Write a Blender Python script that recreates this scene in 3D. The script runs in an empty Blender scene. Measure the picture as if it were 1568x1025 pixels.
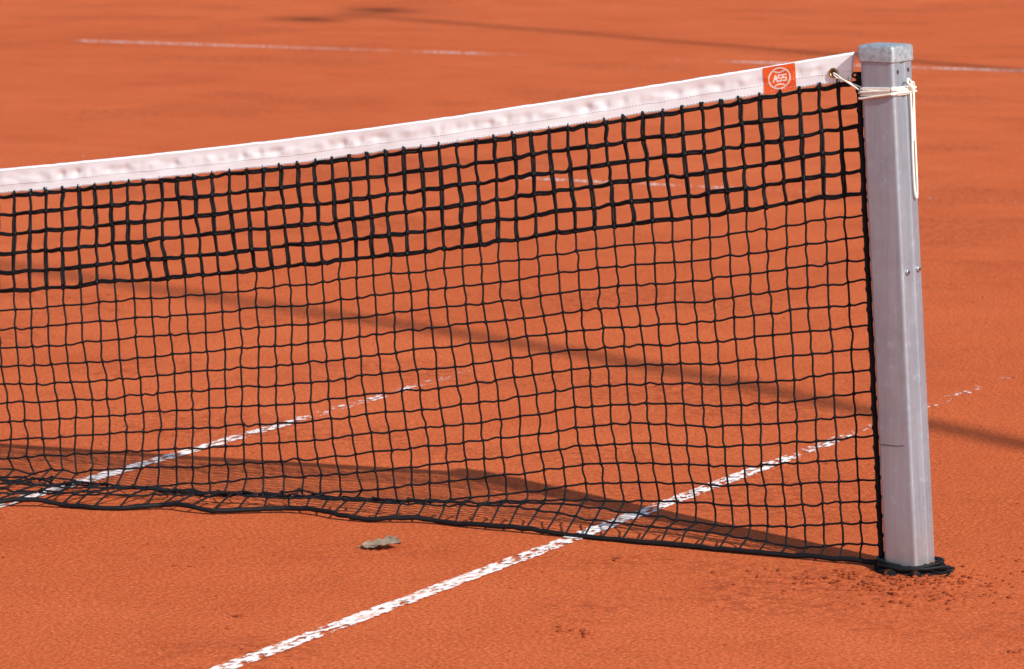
import bpy, bmesh, math, random
import numpy as np
from mathutils import Vector, Matrix, noise as mn
random.seed(7); rng=np.random.default_rng(11)
scn=bpy.context.scene
col=scn.collection
# ------------------------------------------------------------ helpers
def mesh_obj(name,verts,faces,mats=(),parent=None,smooth=False,midx=None):
    me=bpy.data.meshes.new(name); me.from_pydata([tuple(v) for v in verts],[],[tuple(f) for f in faces])
    for m in mats: me.materials.append(m)
    if midx is not None: me.polygons.foreach_set('material_index',list(midx))
    if smooth: me.polygons.foreach_set('use_smooth',[True]*len(me.polygons))
    me.update()
    o=bpy.data.objects.new(name,me); col.objects.link(o)
    if parent: o.parent=parent
    return o
def empty(name):
    e=bpy.data.objects.new(name,None); col.objects.link(e); e.empty_display_size=.1; return e
def new_mat(name):
    m=bpy.data.materials.new(name); m.use_nodes=True
    nt=m.node_tree; b=nt.nodes['Principled BSDF']; return m,nt,b
def N(nt,t,**kw):
    n=nt.nodes.new(t)
    for k,v in kw.items():
        if k in n.inputs: n.inputs[k].default_value=v
        else: setattr(n,k,v)
    return n
def ramp(nt,src,stops):
    r=nt.nodes.new('ShaderNodeValToRGB'); nt.links.new(src,r.inputs[0])
    e=r.color_ramp.elements
    while len(e)<len(stops): e.new(.5)
    for i,(p,c) in enumerate(stops):
        e[i].position=p; e[i].color=(c,c,c,1) if not hasattr(c,'__len__') else (*c,1)
    return r.outputs[0]
def mix(nt,f,a,b,mode='MIX'):
    m=nt.nodes.new('ShaderNodeMix'); m.data_type='RGBA'; m.blend_type=mode
    for s,v in ((m.inputs[0],f),(m.inputs[6],a),(m.inputs[7],b)):
        if isinstance(v,bpy.types.NodeSocket): nt.links.new(v,s)
        else: s.default_value=v if not hasattr(v,'__len__') else (*v,1)
    return m.outputs[2]
def tex(nt,scale,detail=4,rough=.55,stretch=None,dist=0):
    c=N(nt,'ShaderNodeTexCoord'); src=c.outputs['Object']
    if stretch:
        mp=N(nt,'ShaderNodeMapping'); mp.inputs['Scale'].default_value=stretch[:3]
        if len(stretch)>3: mp.inputs['Rotation'].default_value=(0,0,stretch[3])
        nt.links.new(src,mp.inputs[0]); src=mp.outputs[0]
    n=N(nt,'ShaderNodeTexNoise',Scale=scale,Detail=detail,Roughness=rough,Distortion=dist)
    nt.links.new(src,n.inputs['Vector']); return n.outputs['Fac']
def bump(nt,b,h,strength,dist,prev=None):
    n=N(nt,'ShaderNodeBump',Strength=strength,Distance=dist); nt.links.new(h,n.inputs['Height'])
    if prev: nt.links.new(prev,n.inputs['Normal'])
    nt.links.new(n.outputs[0],b.inputs['Normal']); return n.outputs[0]
def math_(nt,op,a,b_,clamp=False):
    m=nt.nodes.new('ShaderNodeMath'); m.operation=op; m.use_clamp=clamp
    for i,v in enumerate((a,b_)):
        if isinstance(v,bpy.types.NodeSocket): nt.links.new(v,m.inputs[i])
        else: m.inputs[i].default_value=v
    return m.outputs[0]
class Tubes:
    def __init__(s): s.v=[];s.f=[]
    def add(s,pts,r,sides=6,closed=False,caps=True):
        pts=np.asarray(pts,float); n=len(pts)
        r=np.full(n,r) if np.isscalar(r) else np.asarray(r)
        if closed: t=np.roll(pts,-1,0)-np.roll(pts,1,0)
        else: t=np.gradient(pts,axis=0)
        t/=np.linalg.norm(t,axis=1)[:,None]+1e-12
        a=np.array([0.12,1,.07]); 
        u=np.cross(t,a); L=np.linalg.norm(u,axis=1)
        if L.min()<.15: u=np.cross(t,np.array([1,.1,.2])); L=np.linalg.norm(u,axis=1)
        if L.min()<.05: u=np.cross(t,np.array([.1,.2,1])); L=np.linalg.norm(u,axis=1)
        u/=L[:,None]; w=np.cross(t,u)
        base=len(s.v)
        an=np.arange(sides)*2*math.pi/sides
        ring=pts[:,None,:]+r[:,None,None]*(np.cos(an)[None,:,None]*u[:,None,:]+np.sin(an)[None,:,None]*w[:,None,:])
        s.v.extend(ring.reshape(-1,3).tolist())
        for i in range(n if closed else n-1):
            i2=(i+1)%n
            for k in range(sides):
                k2=(k+1)%sides
                s.f.append((base+i*sides+k,base+i*sides+k2,base+i2*sides+k2,base+i2*sides+k))
        if caps and not closed:
            s.f.append(tuple(base+k for k in reversed(range(sides))))
            s.f.append(tuple(base+(n-1)*sides+k for k in range(sides)))
    def lump(s,c,rx,ry,rz,rot=0):
        rings=[(-1,0),(-.6,.8),(.1,1.0),(.65,.75),(1,0)]
        idx=[];cr,sr=math.cos(rot),math.sin(rot)
        for z,rr in rings:
            if rr==0: idx.append([len(s.v)]); s.v.append([c[0],c[1],c[2]+z*rz]); continue
            row=[]
            for k in range(6):
                a=k*math.pi/3+z; x=math.cos(a)*rr*rx; y=math.sin(a)*rr*ry; zz=z*rz
                row.append(len(s.v)); s.v.append([c[0]+x*cr-zz*sr,c[1]+y,c[2]+x*sr+zz*cr])
            idx.append(row)
        for a,b in zip(idx,idx[1:]):
            if len(a)==1:
                for k in range(6): s.f.append((a[0],b[(k+1)%6],b[k]))
            elif len(b)==1:
                for k in range(6): s.f.append((a[k],a[(k+1)%6],b[0]))
            else:
                for k in range(6): s.f.append((a[k],a[(k+1)%6],b[(k+1)%6],b[k]))
    def obj(s,name,mat,parent=None): return mesh_obj(name,s.v,s.f,[mat],parent,True)
# ------------------------------------------------------------ materials
def clay_color(nt,k=1.):
    S=lambda r,g,b:(r*k,g*k,b*k)
    big=tex(nt,.35,3,.6); med=tex(nt,2.6,6,.66); streak=tex(nt,1.0,6,.68,(.5,3.6,1,.25))
    fine=tex(nt,115,3,.8); sp=tex(nt,30,6,.8); patch=tex(nt,.9,4,.6,(1,1.6,1,.5))
    c=mix(nt,ramp(nt,big,[(.35,0.),(.65,1.)]),S(.57,.118,.036),S(.65,.146,.049))
    c=mix(nt,ramp(nt,med,[(.42,0.),(.70,.6)]),c,S(.49,.090,.027))
    c=mix(nt,ramp(nt,streak,[(.48,0.),(.70,.30)]),c,S(.68,.168,.060))
    c=mix(nt,ramp(nt,fine,[(.40,.70),(.54,0.)]),c,S(.30,.05,.016))
    c=mix(nt,ramp(nt,fine,[(.56,0.),(.68,.55)]),c,S(.84,.30,.14))
    c=mix(nt,ramp(nt,sp,[(.31,.8),(.41,0.)]),c,S(.25,.042,.015))
    c=mix(nt,ramp(nt,sp,[(.62,0.),(.70,.5)]),c,S(.78,.25,.11))
    pm=math_(nt,'MULTIPLY',ramp(nt,patch,[(.50,0.),(.62,1.)]),ramp(nt,sp,[(.44,.75),(.53,0.)]))
    c=mix(nt,pm,c,S(.32,.06,.022))
    return c,fine,sp,med
m_clay,nt,b=new_mat('clay_court_surface')
c,fine,sp,med=clay_color(nt); nt.links.new(c,b.inputs['Base Color']); b.inputs['Roughness'].default_value=1.
b.inputs['Specular IOR Level'].default_value=.04
h=math_(nt,'ADD',math_(nt,'MULTIPLY',sp,.008),math_(nt,'MULTIPLY',fine,.0026)); h=math_(nt,'ADD',h,math_(nt,'MULTIPLY',med,.02))
bump(nt,b,h,.65,1.0)
m_clump,nt,b=new_mat('damp_clay'); 
c,fine,sp,med=clay_color(nt,.55); nt.links.new(c,b.inputs['Base Color']); b.inputs['Roughness'].default_value=.95; b.inputs['Specular IOR Level'].default_value=.1; bump(nt,b,fine,.5,.002)
# line paint (patchy, brushed over with clay)
m_line,nt,b=new_mat('worn_white_line'); b.inputs['Roughness'].default_value=.8
n1=tex(nt,70,2,.6,(1,.5,1,.7)); n2=tex(nt,7,4,.65); n3=tex(nt,260,2,.6)
at=N(nt,'ShaderNodeAttribute',attribute_name='cover')
s=math_(nt,'ADD',math_(nt,'MULTIPLY',n1,1.7),math_(nt,'MULTIPLY',n2,.9)); s=math_(nt,'ADD',s,math_(nt,'MULTIPLY',n3,.6))
s=math_(nt,'ADD',s,math_(nt,'SUBTRACT',at.outputs['Fac'],2.1)); fac=math_(nt,'MULTIPLY',s,5.,True)
wc=mix(nt,ramp(nt,n1,[(.42,0.),(.58,1.)]),(.80,.50,.38),(.90,.86,.82)); nt.links.new(wc,b.inputs['Base Color']); bump(nt,b,n1,.6,.005)
tr=N(nt,'ShaderNodeBsdfTransparent'); ms=N(nt,'ShaderNodeMixShader')
nt.links.new(fac,ms.inputs[0]); nt.links.new(tr.outputs[0],ms.inputs[1]); nt.links.new(b.outputs[0],ms.inputs[2]); nt.links.new(ms.outputs[0],nt.nodes['Material Output'].inputs[0])
# net cord
m_cord,nt,b=new_mat('black_net_cord'); f=tex(nt,500,1,.6)
nt.links.new(mix(nt,f,(.004,.004,.005),(.010,.010,.012)),b.inputs['Base Color']); b.inputs['Roughness'].default_value=.6; b.inputs['Specular IOR Level'].default_value=.22
# tape
m_tape,nt,b=new_mat('white_tape_canvas'); w=tex(nt,900,1,.5); d=tex(nt,9,4,.6)
nt.links.new(mix(nt,ramp(nt,d,[(.5,0.),(.8,.2)]),(.93,.98,1.),(.84,.87,.90)),b.inputs['Base Color']); b.inputs['Roughness'].default_value=.75
bump(nt,b,w,.12,.0006)
trl=N(nt,'ShaderNodeBsdfTranslucent',Color=(.95,.97,1,1)); ms=N(nt,'ShaderNodeMixShader'); ms.inputs[0].default_value=.03
nt.links.new(b.outputs[0],ms.inputs[1]); nt.links.new(trl.outputs[0],ms.inputs[2]); nt.links.new(ms.outputs[0],nt.nodes['Material Output'].inputs[0])
def simple(name,colr,rough=.6,metal=0.,ns=60,var=.25,bs=.2,spec=.5):
    m,nt,b=new_mat(name); f=tex(nt,ns,5,.65)
    nt.links.new(mix(nt,ramp(nt,f,[(.3,0.),(.7,1.)]),tuple(x*(1-var) for x in colr),tuple(min(1,x*(1+var*.5)) for x in colr)),b.inputs['Base Color'])
    b.inputs['Specular IOR Level'].default_value=spec
    b.inputs['Roughness'].default_value=rough; b.inputs['Metallic'].default_value=metal; bump(nt,b,f,bs,.001); return m
m_logo=simple('orange_label',(.90,.13,.02),.6)
m_logow=simple('label_print',(.90,.80,.72),.6)
m_brass=simple('brass',(.45,.30,.12),.35,1.)
m_steel=simple('galvanised_steel',(.45,.45,.46),.4,.8)
m_dark=simple('dark_recess',(.03,.03,.035),.7)
m_string=simple('natural_cord',(.86,.80,.70),.8,0,400,.25,.5)
m_leaf=simple('dry_leaf',(.30,.21,.14),.8,0,70,.45)
# rubber sleeve with clay dust
m_rubber,nt,b=new_mat('dusty_black_rubber'); f=tex(nt,45,5,.7)
nt.links.new(mix(nt,ramp(nt,f,[(.54,0.),(.66,.8)]),(.008,.008,.009),(.26,.06,.025)),b.inputs['Base Color']); b.inputs['Roughness'].default_value=.9; b.inputs['Specular IOR Level'].default_value=.12; bump(nt,b,f,.6,.003)
# aluminium
m_alu,nt,b=new_mat('weathered_aluminium')
st=tex(nt,60,5,.7,(1,1,.03)); sc=tex(nt,45,6,.75); sc2=tex(nt,7,5,.7); scr=tex(nt,240,3,.7,(1,1,.012))
c=mix(nt,ramp(nt,st,[(.3,0.),(.7,1.)]),(.30,.335,.395),(.41,.455,.52))
c=mix(nt,ramp(nt,sc,[(.58,0.),(.70,.45)]),c,(.62,.66,.72))
c=mix(nt,ramp(nt,sc2,[(.48,0.),(.75,.6)]),c,(.24,.26,.30))
geo=N(nt,'ShaderNodeTexCoord'); sep=N(nt,'ShaderNodeSeparateXYZ'); nt.links.new(geo.outputs['Object'],sep.inputs[0])
low=math_(nt,'ADD',math_(nt,'MULTIPLY',sep.outputs[2],-3.2),math_(nt,'MULTIPLY',sc,.9))
c=mix(nt,ramp(nt,low,[(.05,0.),(.55,.5)]),c,(.50,.32,.24))
nt.links.new(c,b.inputs['Base Color']); b.inputs['Metallic'].default_value=.55
nt.links.new(ramp(nt,sc,[(.3,.28),(.7,.48)]),b.inputs['Roughness']); p=bump(nt,b,st,.12,.001); p=bump(nt,b,scr,.15,.0006,p); bump(nt,b,sc,.2,.0008,p)
m_cast=simple('cast_aluminium',(.42,.45,.48),.5,.45,90,.45,.9)
# ------------------------------------------------------------ ground
xs=np.unique(np.concatenate([np.linspace(-120,-12,14),np.linspace(-12,6,61),np.linspace(6,80,10)]))
ys=np.unique(np.concatenate([np.linspace(-70,-8,9),np.linspace(-8,16,81),np.linspace(16,140,14)]))
V=[(x,y,0.) for y in ys for x in xs];F=[]
nx=len(xs)
for j in range(len(ys)-1):
    for i in range(nx-1): F.append((j*nx+i,j*nx+i+1,(j+1)*nx+i+1,(j+1)*nx+i))
mesh_obj('clay_court_ground',V,F,[m_clay],smooth=True)
# ------------------------------------------------------------ lines
def line_strip(name,p0,p1,w,cover,parent):
    p0=np.array(p0,float);p1=np.array(p1,float);L=np.linalg.norm(p1-p0);n=int(L/.05)
    d=(p1-p0)/L; nrm=np.array([-d[1],d[0]])
    V=[];F=[];C=[]
    for i in range(n+1):
        p=p0+d*L*i/n
        wob=.003*mn.noise(Vector((p[0]*3,p[1]*3,1)))
        for k,sgn in enumerate((-1,-.8,.8,1)):
            q=p+nrm*(sgn*w/2+wob+.004*mn.noise(Vector((p[0]*25,p[1]*25,sgn*5))))
            V.append((q[0],q[1],.003)); C.append(cover(p[0],p[1])-(.35 if k in(0,3) else 0))
    for i in range(n):
        for k in range(3): F.append((i*4+k,i*4+k+1,i*4+k+5,i*4+k+4))
    o=mesh_obj(name,V,F,[m_line],parent)
    if o.data.polygons[0].normal.z<0: o.data.flip_normals()
    a=o.data.attributes.new('cover','FLOAT','POINT'); a.data.foreach_set('value',C)
    return o
def tab(xs_,ys_): return lambda v: float(np.interp(v,xs_,ys_))
cl=empty('court_lines')
ca=tab([-6,.0,.9,1.35,1.5,2.2,3.0,4,12],[.80,.74,.64,.58,.28,.30,.18,.1,.1])
line_strip('doubles_sideline',(-.762,-7),(-.762,11.9),.05,lambda x,y:ca(y),cl)
cb=tab([-3,0,.7,.95,1.2,1.7,1.9,2.3,3,12],[.7,.74,.70,.56,.42,.38,.34,.10,.05,.05])
line_strip('singles_sideline',(-2.132,-7),(-2.132,11.9),.05,lambda x,y:cb(y),cl)
cs=tab([-12,-6.5,-6.3,-5.9,-5.7,-4.5,-4.35,-3.5,-3.3,-2.1],[.15,.15,.45,.45,.15,.2,.55,.45,.26,.26])
line_strip('service_line',(-10.36,6.40),(-2.11,6.40),.05,lambda x,y:cs(x),cl)
ce=tab([-14,-10.4,-10.2,-8.5,-8.2,-8.0,-7.9,-7.6,-7.5,-6.9,-6.2,-6.0,-3],[.1,.15,.64,.58,.36,.34,.62,.62,.32,.24,.38,.66,.68])
line_strip('baseline',(-11.7,11.885),(-.74,11.885),.06,lambda x,y:ce(x),cl)
# ------------------------------------------------------------ net geometry
TX=[-6.2,-5,-4,-3,-2.27,-1.9,-1.5,-1.144,-.77,-.305,-.10,.05]
TZ=[.60,.60,.62,.68,.747,.792,.845,.899,.961,1.043,1.081,1.109]
_xx=np.linspace(-6.2,.05,1500); _zz=np.interp(_xx,TX,TZ); k=np.hanning(61);k/=k.sum()
_zp=np.concatenate([_zz[0]-( _zz[1:31][::-1]-_zz[0]),_zz,_zz[-1]+(_zz[-1]-_zz[-31:-1][::-1])]); _zs=np.convolve(_zp,k,'valid')[:1500]
def ztop(x): return float(np.interp(x,_xx,_zs))
TH=.057
def n1d(x,y=0,z=0): return mn.noise(Vector((x,y,z)))
XEND=-6.0; CELL=.0457; NC=int((-.088-XEND)/CELL); NR=22
yC=tab([-6,-3,-2.28,-1.9,-1.57,-1.14,0],[-.36,-.36,-.33,-.16,-.06,0,0])
zB=tab([-6,-1.8,-1.5,-1.2,-.95,-.8,-.5,-.2],[.012,.012,.015,.03,.055,.07,.03,.01])
yBm=tab([-6,-2.2,-1.8,-1.2,-.8,-.4,0],[.02,.02,.03,.07,.12,.08,.02])
bunch=tab([-6,-2.4,-1.6,-1.3,-1.0,-.75,-.55,0],[.2,.25,.6,.7,.6,.3,0,0])
LT=1.015
def column(x):
    h=ztop(x)-TH-.006; c=yC(x); zb=zB(x)
    def length(yb): return math.hypot(yb,h-zb)+math.hypot(yb-c,zb-.008)
    lo,hi=max(c,0.0),.6
    if length(lo)>LT: yb=lo
    else:
        for _ in range(40):
            m=(lo+hi)/2
            if length(m)<LT: lo=m
            else: hi=m
        yb=min(lo,yBm(x))
    P=[]
    for t in np.linspace(0,1,60): P.append((yb*t**1.6, h+(zb-h)*t))
    na=len(P)
    ex=max(0,LT-length(yb))   # slack gathered on the ground
    for t in np.linspace(0,1,24)[1:]: 
        wv=.012*math.sin(t*math.pi)*(.6+n1d(x*3,5))
        P.append((yb+(c-yb)*t+ex*.18*math.sin(t*math.pi*3+x*5)*math.sin(t*math.pi), zb+(.008-zb)*t+wv+ex*.10*abs(math.sin(t*math.pi*2+x*3))*math.sin(t*math.pi)))
    P=np.array(P)
    for _ in range(2): P[1:-1]=(P[:-2]+2*P[1:-1]+P[2:])/4
    s=np.concatenate([[0],np.cumsum(np.linalg.norm(np.diff(P,axis=0),axis=1))])
    sh=s[na-1]; sp_=.0445; nh=min(NR-.6,sh/sp_)
    wgt=min(1,max(0,(-x-.25)/.75)); wgt=wgt*wgt*(3-2*wgt)
    bu=bunch(x)
    t=[]
    for j in range(NR+1):
        ev=s[-1]*j/NR
        if j<=nh: ga=j*sp_
        else:
            u=(j-nh)/(NR-nh); u=u*(1-bu)+bu*u**5
            ga=nh*sp_+(s[-1]-nh*sp_)*u
        t.append(ev*(1-wgt)+ga*wgt)
    return np.interp(t,s,P[:,0]),np.interp(t,s,P[:,1])
G=np.zeros((NC+1,NR+1,3))
for i in range(NC+1):
    x0=-.088-i*CELL
    yy,zz=column(x0)
    for j in range(NR+1):
        z=zz[j];y=yy[j]
        hang=min(1,max(0,z/.10))
        dx=.057*(1-min(1,z/1.02))*math.exp(x0/1.3)
        edge=min(1,i/4.)
        wx=.008*n1d(x0*2.0,j*.14,3)+.003*n1d(x0*7,j*.5,9)+.0014*(rng.random()-.5)*2
        wz=.006*n1d(x0*3,j*.25,21)+.003*n1d(x0*14,j*.35,27)+.0014*(rng.random()-.5)*2
        wy=.03*n1d(x0*1.6,j*.15,41)*math.sin(math.pi*min(1,j/NR))+.006*(rng.random()-.5)
        crump=(1-hang)*min(1,max(0,(-x0-.9)/.5))
        wx+=crump*.035*(n1d(x0*9,j*.9,51)); wy+=crump*.06*n1d(x0*6,j*.8,61)
        G[i,j]=(x0+dx+wx*edge,y+wy*(j>0)*edge,max(.006,z+wz*(.3 if j==0 else 1)*(.5+.5*edge)+crump*.035*abs(n1d(x0*7,j*1.1,71))))
SUB=4
def strand(pts,amp,sag=0.):
    out=[]
    n=len(pts)
    for a in range(n-1):
        p,q=pts[a],pts[a+1]; d=q-p; L=np.linalg.norm(d)+1e-9
        perp=np.cross(d/L,[0,1,0]); A=amp*(rng.normal())*.6; B=amp*rng.normal()*.5; Y=amp*.6*rng.normal()
        for s_ in range(SUB):
            t=s_/SUB
            o=p+d*t+perp*(A*math.sin(math.pi*t)+B*math.sin(2*math.pi*t))+np.array([0,Y*math.sin(math.pi*t),-sag*math.sin(math.pi*t)])
            if o[2]<.004:o[2]=.004
            out.append(o)
    out.append(pts[-1]); return np.array(out)
net=empty('tennis_net')
T=Tubes()
THK=5
RT,OT=.0029,.0020; RN=.0024
for j in range(NR+1):
    pts=G[:,j,:]
    if j<=THK:
        s_=strand(pts,.0019,.0012)
        ph=np.arange(len(s_))*.35+j
        off=np.stack([0*ph,.0016*np.cos(ph),OT+.0008*np.sin(ph)],1)
        T.add(s_+off,RT,5); T.add(s_-off,RT,5)
    elif j==NR: T.add(strand(pts,.001),.0058,6)
    else: T.add(strand(pts,.0020,.0012),RN,5)
for i in range(1,NC+1):
    top=G[i,0]+np.array([0,0,.012])
    pts=np.vstack([[top],G[i,:THK+1,:]])
    s_=strand(pts,.0019); ph=np.arange(len(s_))*.3+i
    off=np.stack([OT+.0008*np.sin(ph),.0016*np.cos(ph),0*ph],1)
    T.add(s_+off,RT,5); T.add(s_-off,RT,5)
    T.add(strand(G[i,THK:,:],.0020),RN,5)
for i in range(0,NC+1):
    for j in range(0,NR+1):
        c=G[i,j]; k=.0064 if j<=THK else .0042
        T.lump(c,k*(1+.3*rng.random()),k,k*(1+.3*rng.random()),rng.random()*3)
T.obj('mesh_cords',m_cord,net)
E=Tubes()
ec=strand(np.vstack([G[0,0]+np.array([0,0,.02]),G[0]]),.0008)
E.add(ec,.0058,7)
sp_=[]
for t in np.linspace(0,len(ec)-1.001,520):
    i0=int(t);p=ec[i0]*(1-t+i0)+ec[i0+1]*(t-i0); a=t*1.75
    sp_.append(p+np.array([math.cos(a)*.006,math.sin(a)*.006,0]))
E.add(np.array(sp_),.0018,5)
E.obj('side_cord',m_cord,net)
# tape
def tape_y(x,v,side):
    thick=.0065*(1-v)**1.2+.0022
    cell=(x+.088)/CELL+.45*n1d(x*5,3,3)
    dm=(.5+.5*math.cos(2*math.pi*(cell+.35*(v-.4))))**2
    env=math.exp(-((v-.44-.07*n1d(x*11,9,9))/.15)**2)
    puck=.0024*dm*env*(.6+1.3*n1d(x*8,1,5))+.0030*n1d(x*26,v*2.2,1.3)*math.exp(-((v-.45)/.22)**2)+.0010*n1d(x*60+v*2,v*4,7.7)*env
    fold=.0018*n1d(x*9+v*1.2,v*1.5,2.2)+.005*n1d(x*2,0,5.5)*v
    return side*thick+(puck if side<0 else -puck*.3)+fold
def tape_z(x,v):
    return ztop(x)-v*TH+.0018*n1d(x*13,v*.5,31)*(.6+v)+.0015*n1d(x*40,v,33)*v+.0008*n1d(x*45,0,3)
stp=.0032; XS=np.arange(-6.05,-.1005,stp); XS=np.append(XS,-.1005)
prof=[(v,-1) for v in np.linspace(1,0.02,21)]+[(0.0,0)]+[(v,1) for v in np.linspace(.02,1,7)]
V=[];F=[]
for x in XS:
    for v,sd in prof:
        z=tape_z(x,v)
        if sd==0: V.append((x,tape_y(x,0,0),z+.001))
        else: V.append((x-.004*v*(x>-.11),tape_y(x,v,sd),z-(.0016 if v<.03 else 0)))
m=len(prof)
for i in range(len(XS)-1):
    for k in range(m):
        k2=(k+1)%m
        F.append((i*m+k,(i+1)*m+k,(i+1)*m+k2,i*m+k2))
F.append(tuple((len(XS)-1)*m+k for k in range(m)))
o=mesh_obj('headband_tape',V,F,[m_tape],net,True)
bm=bmesh.new();bm.from_mesh(o.data);bmesh.ops.recalc_face_normals(bm,faces=bm.faces);bm.to_mesh(o.data);bm.free()
S=Tubes()
for vv in (.64,.93):
    x=-.105
    while x>-3.2:
        a=[(xx,tape_y(xx,vv,-1)-.0005,tape_z(xx,vv)) for xx in (x,x-.0025,x-.005)]
        S.add(np.array(a),[.0003,.0006,.0003],4); x-=.0075
m_thread=simple('stitch_thread',(.74,.75,.78),.7)
S.obj('stitching',m_thread,net)
# label
def seg(px,py,ax,ay,bx,by):
    dx,dy=bx-ax,by-ay; t=max(0,min(1,((px-ax)*dx+(py-ay)*dy)/(dx*dx+dy*dy+1e-12))); return math.hypot(px-ax-t*dx,py-ay-t*dy)
A_=[(-.44,-.2,-.30,.24),(-.30,.24,-.16,-.2),(-.38,-.05,-.22,-.05)]
def Sx(o): return [(o+.14,.22,o-.09,.22),(o-.09,.22,o-.09,.02),(o-.09,.02,o+.14,0),(o+.14,0,o+.14,-.2),(o+.14,-.2,o-.09,-.2)]
SEG=A_+Sx(.0)+Sx(.33)
def lmask(px,py):
    r=math.hypot(px,py)
    if .80<r<.92: return True
    if r<.78:
        if abs(py)<.36: return min(seg(px,py,*[q*1.15 for q in s]) for s in SEG)<.055
        d=math.hypot(px,abs(py)-1.15)
        if .60<d<.72 : return True
    return False
n=110; V=[];F=[];MI=[]
x0,x1=-.304,-.230
for i in range(n+1):
    x=x0+(x1-x0)*i/n
    for j in range(n+1):
        v=.015+.985*j/n
        V.append((x,tape_y(x,v,-1)-.0007,tape_z(x,v)))
for i in range(n):
    for j in range(n):
        F.append((i*(n+1)+j,i*(n+1)+j+1,(i+1)*(n+1)+j+1,(i+1)*(n+1)+j))
        px=((i+.5)/n*2-1)*1.30; py=-((j+.5)/n*2-1)*1.08
        MI.append(1 if lmask(px,py) else 0)
mesh_obj('ball_emblem_label',V,F,[m_logo,m_logow],net,True,MI)
# grommet
gx,gv=-.143,.62; gz=tape_z(gx,gv); gy=tape_y(gx,gv,-1)-.0015
Gm=Tubes(); an=np.linspace(0,2*math.pi,25)[:-1]
Gm.add(np.stack([gx+.0085*np.cos(an),gy+0*an,gz+.0085*np.sin(an)],1),.0026,8,closed=True)
Gm.obj('grommet',m_brass,net)
V=[(gx+.007*math.cos(a),gy+.0002,gz+.007*math.sin(a)) for a in an]; mesh_obj('grommet_hole',V,[tuple(range(24))],[m_dark],net)
# ------------------------------------------------------------ post
post=empty('net_post')
BX,TXp=.031,-.029; HP=1.10; W=.080; ROT=math.radians(-7.5)
def pc(z): return BX+(TXp-BX)*z/HP
def pw(lx,ly,z): return (pc(z)+lx*math.cos(ROT)-ly*math.sin(ROT), lx*math.sin(ROT)+ly*math.cos(ROT), z)
def rsq(w,r,groove=True,seg_=5):
    h=w/2;P=[]
    for cx,cy,a0 in ((h-r,-h+r,-90),(h-r,h-r,0),(-h+r,h-r,90),(-h+r,-h+r,180)):
        for k in range(seg_+1):
            a=math.radians(a0+90*k/seg_); P.append((cx+r*math.cos(a),cy+r*math.sin(a)))
        if groove and a0==-90:
            P+= [(h,-.013),(h-.0015,-.011),(h-.004,-.0095),(h-.004,.0055),(h-.0015,.007),(h,.009)]
    return P
pr=rsq(W,.008)
zs=[.012,.3,.6,.9,1.072]; V=[];F=[];m=len(pr)
for z in zs:
    for q in pr: V.append(pw(q[0],q[1],z))
for i in range(len(zs)-1):
    for k in range(m): F.append((i*m+k,i*m+(k+1)%m,(i+1)*m+(k+1)%m,(i+1)*m+k))
F.append(tuple((len(zs)-1)*m+k for k in range(m)))
o=mesh_obj('shaft',V,F,[m_alu],post,True)
md=o.modifiers.new('es','EDGE_SPLIT'); md.split_angle=math.radians(32)
V=[];F=[]
lev=[(1.064,.081,.008),(1.066,.0862,.008),(1.093,.0862,.008),(1.0965,.0845,.008),(1.0985,.081,.009),(1.1000,.070,.010),(1.1008,.045,.010)]
for z,w_,r_ in lev:
    for q in rsq(w_,r_,False): V.append(pw(q[0],q[1],z+.0009*n1d(q[0]*60,q[1]*60,z*40)))
m=len(rsq(.08,.01,False))
for i in range(len(lev)-1):
    for k in range(m): F.append((i*m+k,i*m+(k+1)%m,(i+1)*m+(k+1)%m,(i+1)*m+k))
F.append(tuple((len(lev)-1)*m+k for k in range(m)));F.append(tuple(reversed(range(m))))
mesh_obj('cap',V,F,[m_cast],post,True).modifiers.new('es','EDGE_SPLIT').split_angle=math.radians(35)
def disc(name,ly,z,r,h,mat,face='R'):
    V=[];F=[]
    for a_,hh in ((1,0),(1,h),(.8,h*1.3)):
        for k in range(16):
            a=k*math.pi/8
            u=ly+r*a_*math.cos(a); zz=z+r*a_*math.sin(a)
            V.append(pw(W/2+hh,u,zz) if face=='R' else pw(u,-W/2-hh,zz))
    for i in range(2):
        for k in range(16): F.append((i*16+k,i*16+(k+1)%16,(i+1)*16+(k+1)%16,(i+1)*16+k))
    F.append(tuple(32+k for k in range(16)))
    return mesh_obj(name,V,F,[mat],post,True)
for k,(ly,z,r) in enumerate([(-.022,.632,.0065),(.022,.634,.0065)]):
    disc('screw_%d'%k,ly,z,r,.003,m_steel); disc('screw_slot_%d'%k,ly,z,r*.45,.0045,m_dark)
for k,(ly,z) in enumerate([(-.022,1.045),(.020,1.047)]): disc('hole_%d'%k,ly,z,.0045,.0004,m_dark)
Tm=Tubes(); Tm.add(np.array([pw(x_,-W/2-.0002,.268+.002*(x_>.01)) for x_ in np.linspace(-.038,.026,8)]),[.0002,.0008,.001,.0008,.0009,.0007,.0009,.0003],4); Tm.obj('height_mark',m_dark,post)
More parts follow.
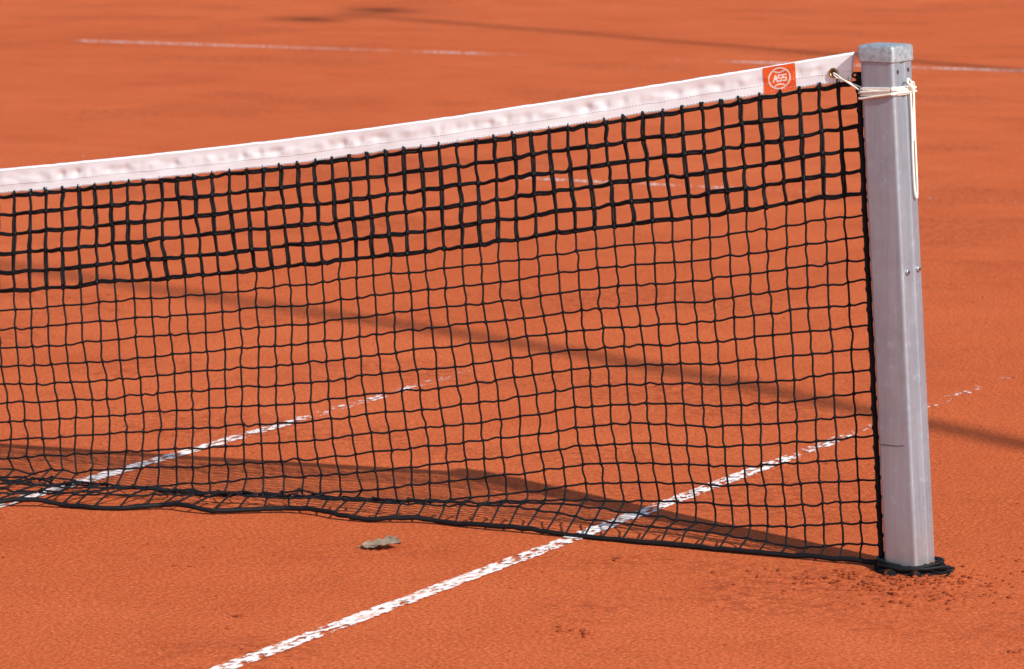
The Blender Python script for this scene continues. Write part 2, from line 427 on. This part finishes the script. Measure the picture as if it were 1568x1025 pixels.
# collar (partly covered by clay)
V=[];F=[];K=64
lv=[(.084,-.004),(.080,.005),(.072,.011),(.062,.014),(.050,.017),(.040,.014)]
for li,(r_,z_) in enumerate(lv):
    for k in range(K):
        a=2*math.pi*k/K; rr=r_*(1+.22*n1d(math.cos(a)*2.2,math.sin(a)*2.2,li*.3)+(.10*n1d(math.cos(a)*7,math.sin(a)*7,2) if li<4 else 0))
        V.append((BX+rr*math.cos(a),rr*math.sin(a)*.9,z_+(.010*n1d(math.cos(a)*4,math.sin(a)*4,4+li) if li else 0)))
for i in range(len(lv)-1):
    for k in range(K): F.append((i*K+k,i*K+(k+1)%K,(i+1)*K+(k+1)%K,(i+1)*K+k))
mesh_obj('ground_sleeve',V,F,[m_rubber],post,True)
Tc=Tubes()
for kk in range(2):
    a=np.linspace(0,2*math.pi,40)
    Tc.add(np.stack([BX+(.058+.007*kk)*np.cos(a)+.005*np.sin(3*a+kk),(.054+.006*kk)*np.sin(a),.016+.004*np.sin(2*a+kk)+.003*(kk==1)],1),.0036,6)
Tc.add(np.array([(-.03,-.01,.01),(-.02,-.05,.016),(.04,-.072,.014),(.09,-.05,.016),(.115,-.02,.018),(.128,.0,.012)]),.0038,6)
Tc.add(np.array([(.10,-.05,.012),(.125,-.05,.010),(.143,-.03,.018),(.135,-.052,.006)]),.0026,5)
Tc.obj('bottom_tie_cord',m_cord,post)
# string wraps
R_=Tubes()
def around(z0,tilt,off,ph=0.):
    return np.array([pw(lx,ly,z0+tilt*lx/.04+.0008*math.sin(k*.9+ph)) for k,(lx,ly) in enumerate(rsq(W+2*off,.011,False,5))])
for z0,t,of in ((1.002,.001,.0025),(1.0065,-.001,.0028),(.9975,.002,.0028),(.995,.006,.0060),(1.005,.004,.0055),(1.011,.002,.0028)):
    R_.add(around(z0,t,of,z0*900),.0024,7,closed=True)
def bez(P,n=40):
    P=np.array(P,float); out=[]
    for u in np.linspace(0,1,n):
        f=u*(len(P)-1); i=min(int(f),len(P)-2); f-=i
        p0=P[max(i-1,0)];p1=P[i];p2=P[i+1];p3=P[min(i+2,len(P)-1)]
        out.append(.5*((2*p1)+(-p0+p2)*f+(2*p0-5*p1+4*p2-p3)*f*f+(-p0+3*p1-3*p2+p3)*f**3))
    return np.array(out)
R_.add(bez([(gx,gy-.001,gz),(gx+.015,gy-.006,gz-.006),(gx+.03,gy-.012,gz-.014),pw(-.042,-.030,1.010)],16),.0020,6)
R_.add(bez([(gx,gy-.001,gz-.003),(gx+.012,gy-.007,gz-.010),(gx+.028,gy-.014,gz-.012),pw(-.041,-.036,1.003)],16),.0019,6)
h=W/2+.006
R_.add(bez([pw(h,.006,1.004),pw(h+.006,.014,1.022),pw(h+.004,.024,1.015),pw(h,.028,.99),pw(h-.001,.027,.92),pw(h,.025,.85),pw(h,.024,.80),pw(h+.001,.019,.782),pw(h,.014,.80),pw(h,.013,.87),pw(h,.015,.94),pw(h+.002,.012,1.0)],90),.0023,7)
R_.add(bez([pw(h,.012,1.004),pw(h+.008,.006,1.012),pw(h+.006,-.004,1.022),pw(h+.004,.002,1.030),pw(h+.005,.014,1.018),pw(h+.004,.02,.99),pw(h,.021,.94),pw(h,.020,.90)],60),.0023,7)
R_.obj('tie_string',m_string,post)
Cb=Tubes(); Cb.add(np.array([(-.16,.0,ztop(-.16)-.006),(-.10,.0,ztop(-.10)-.004),(-.068,0,1.083)]),.0025,6); Cb.obj('steel_cable',m_steel,net)
Bk=Tubes()
Bk.add(bez([G[0,0]+np.array([0,0,.004]),G[0,0]+np.array([-.012,-.006,.012]),G[0,0]+np.array([-.002,-.01,.018]),pw(-.041,-.02,1.014)],20),.0022,6)
Bk.add(bez([G[0,0],G[0,0]+np.array([.008,-.008,.006]),pw(-.042,-.03,1.0)],10),.0022,6)
Bk.obj('corner_tie',m_cord,net)
# ------------------------------------------------------------ leaf (flat, slightly curled, dry)
outline=[(-.5,.012),(-.42,.10),(-.33,.13),(-.27,.09),(-.15,.19),(-.07,.17),(-.02,.12),(.10,.21),(.17,.19),(.21,.11),(.32,.14),(.38,.09),(.5,.008)]
leaf=empty('dry_leaf')
V=[];F=[];n=len(outline);nn=6
for x,y in outline:
    for k in range(-nn,nn+1):
        t=k/nn; yy=y*t
        z=.06+.30*abs(yy)*(1 if t>0 else .4)+.10*math.sin(x*3.4+.8)**2*abs(t)+.02*math.sin(9*x+4*t)
        V.append((x*.085,yy*.19,z*.08))
for i in range(n-1):
    for k in range(2*nn):
        a=i*(2*nn+1)+k; F.append((a,a+1,a+2*nn+2,a+2*nn+1))
mesh_obj('blade',V,F,[m_leaf],leaf,True)
st_=Tubes(); st_.add(np.array([(-.060,-.004,.001),(-.046,-.002,.0055),(-.02,0,.006),(.03,0,.006)]),.0011,5); st_.obj('stalk',m_leaf,leaf)
leaf.location=(-1.087,-.28,.003); leaf.rotation_euler=(math.radians(4),math.radians(-4),math.radians(22))
# ------------------------------------------------------------ clumps
Cc=Tubes()
def clod(x,y,s):
    Cc.lump((x,y,s*.25),s*(.7+.6*random.random()),s*(.7+.6*random.random()),s*(.35+.3*random.random()),random.random()*.4)
def cluster(cx,cy,sx,sy,n,s0):
    for _ in range(n): clod(random.gauss(cx,sx),random.gauss(cy,sy),s0*(.3+random.random()**2*1.2))
cluster(.05,-.22,.15,.09,200,.005); cluster(.16,-.05,.09,.10,130,.0045); cluster(-.07,-.14,.08,.05,80,.004); cluster(.03,-.095,.07,.018,150,.0045)
for cx,cy in ((-.33,-.83),(-.29,-.87),(-1.348,-.642),(-1.0,-1.01),(-.578,-.158),(.517,-.644),(.47,-.3),(.30,.45)):
    cluster(cx,cy,.014,.012,7,.0065)
for _ in range(2600): clod(random.uniform(-4,2),random.uniform(-1.6,4),.0009+.0032*random.random()**4)
mesh_obj('clay_crumbs',Cc.v,Cc.f,[m_clump],None,True)
# ------------------------------------------------------------ unseen poles added to cast the shadow bands on the clay
def pole(bx,by,H,r0,bow):
    e=empty('shadow_pole'); P=[];R=[]
    for z in np.linspace(0,H,24):
        P.append((bx,by+bow(z),z)); R.append(r0*(1-.35*z/H))
    t=Tubes(); t.add(np.array(P),np.array(R),14); t.obj('shaft',m_steel,e)
    a=P[-1]; t=Tubes(); t.add(np.array([(a[0]-.02,a[1]-.6,a[2]),(a[0]-.02,a[1]+.6,a[2])]),.03,8); t.obj('crossarm',m_steel,e)
    for k,dy in enumerate((-.45,.45)):
        bm=bmesh.new(); bmesh.ops.create_cube(bm,size=1,matrix=Matrix.Translation((a[0]-.12,a[1]+dy,a[2]-.08))@Matrix.Rotation(.5,4,'Y')@Matrix.Diagonal((.26,.24,.10,1)))
        bmesh.ops.bevel(bm,geom=bm.edges[:],offset=.02,segments=2)
        me=bpy.data.meshes.new('shadow_pole_head');bm.to_mesh(me);bm.free();me.materials.append(m_steel)
        ob=bpy.data.objects.new('shadow_pole_head_%d'%k,me);col.objects.link(ob);ob.parent=e
pole(8.0,-2.12,11.0,.060,lambda z: float(np.interp(z,[0,6.7,7.6,8.3,9.5,11],[0,-.09,.02,.04,-.13,-.3])))  # bow shaped so the cast shadow follows the curved band behind the net
pole(8.0,6.35,14.5,.065,lambda z:0.)  # second unseen pole, added for the faint shadow near the baseline
# ------------------------------------------------------------ light
w=bpy.data.worlds.new('World'); scn.world=w; w.use_nodes=True; nt=w.node_tree
sky=nt.nodes.new('ShaderNodeTexSky'); sky.sky_type='NISHITA'; sky.sun_disc=False
sky.sun_elevation=math.radians(36.5); sky.sun_rotation=math.radians(113.6)
nt.links.new(sky.outputs[0],nt.nodes['Background'].inputs[0]); nt.nodes['Background'].inputs[1].default_value=.15
sd=bpy.data.lights.new('sun','SUN'); sd.energy=5.0; sd.angle=math.radians(.7); sd.color=(1,.96,.90)
so=bpy.data.objects.new('sun',sd); col.objects.link(so); so.rotation_euler=Vector((.735,-.330,.595)).to_track_quat('Z','Y').to_euler(); so.location=(6,-4,6)
scn.view_settings.view_transform='Standard'; scn.view_settings.look='None'; scn.view_settings.exposure=0
# ------------------------------------------------------------ camera
cx,cy,cz,yaw,pitch,roll,f_=3.411,-7.8938,1.7513,.5012,.1446,-.0105,6370.6
Fv=Vector((-math.sin(yaw)*math.cos(pitch),math.cos(yaw)*math.cos(pitch),-math.sin(pitch)))
Rv=Vector((math.cos(yaw),math.sin(yaw),0)); Uv=Rv.cross(Fv)
R2=Rv*math.cos(roll)+Uv*math.sin(roll); U2=-Rv*math.sin(roll)+Uv*math.cos(roll)
M=Matrix((( R2.x,U2.x,-Fv.x,cx),(R2.y,U2.y,-Fv.y,cy),(R2.z,U2.z,-Fv.z,cz),(0,0,0,1)))
cd=bpy.data.cameras.new('camera'); co=bpy.data.objects.new('camera',cd); col.objects.link(co); co.matrix_world=M
cd.sensor_width=36; cd.lens=36*f_/1568; cd.clip_end=500; cd.clip_start=.1
cd.dof.use_dof=True; cd.dof.focus_distance=8.85; cd.dof.aperture_fstop=10
scn.camera=co
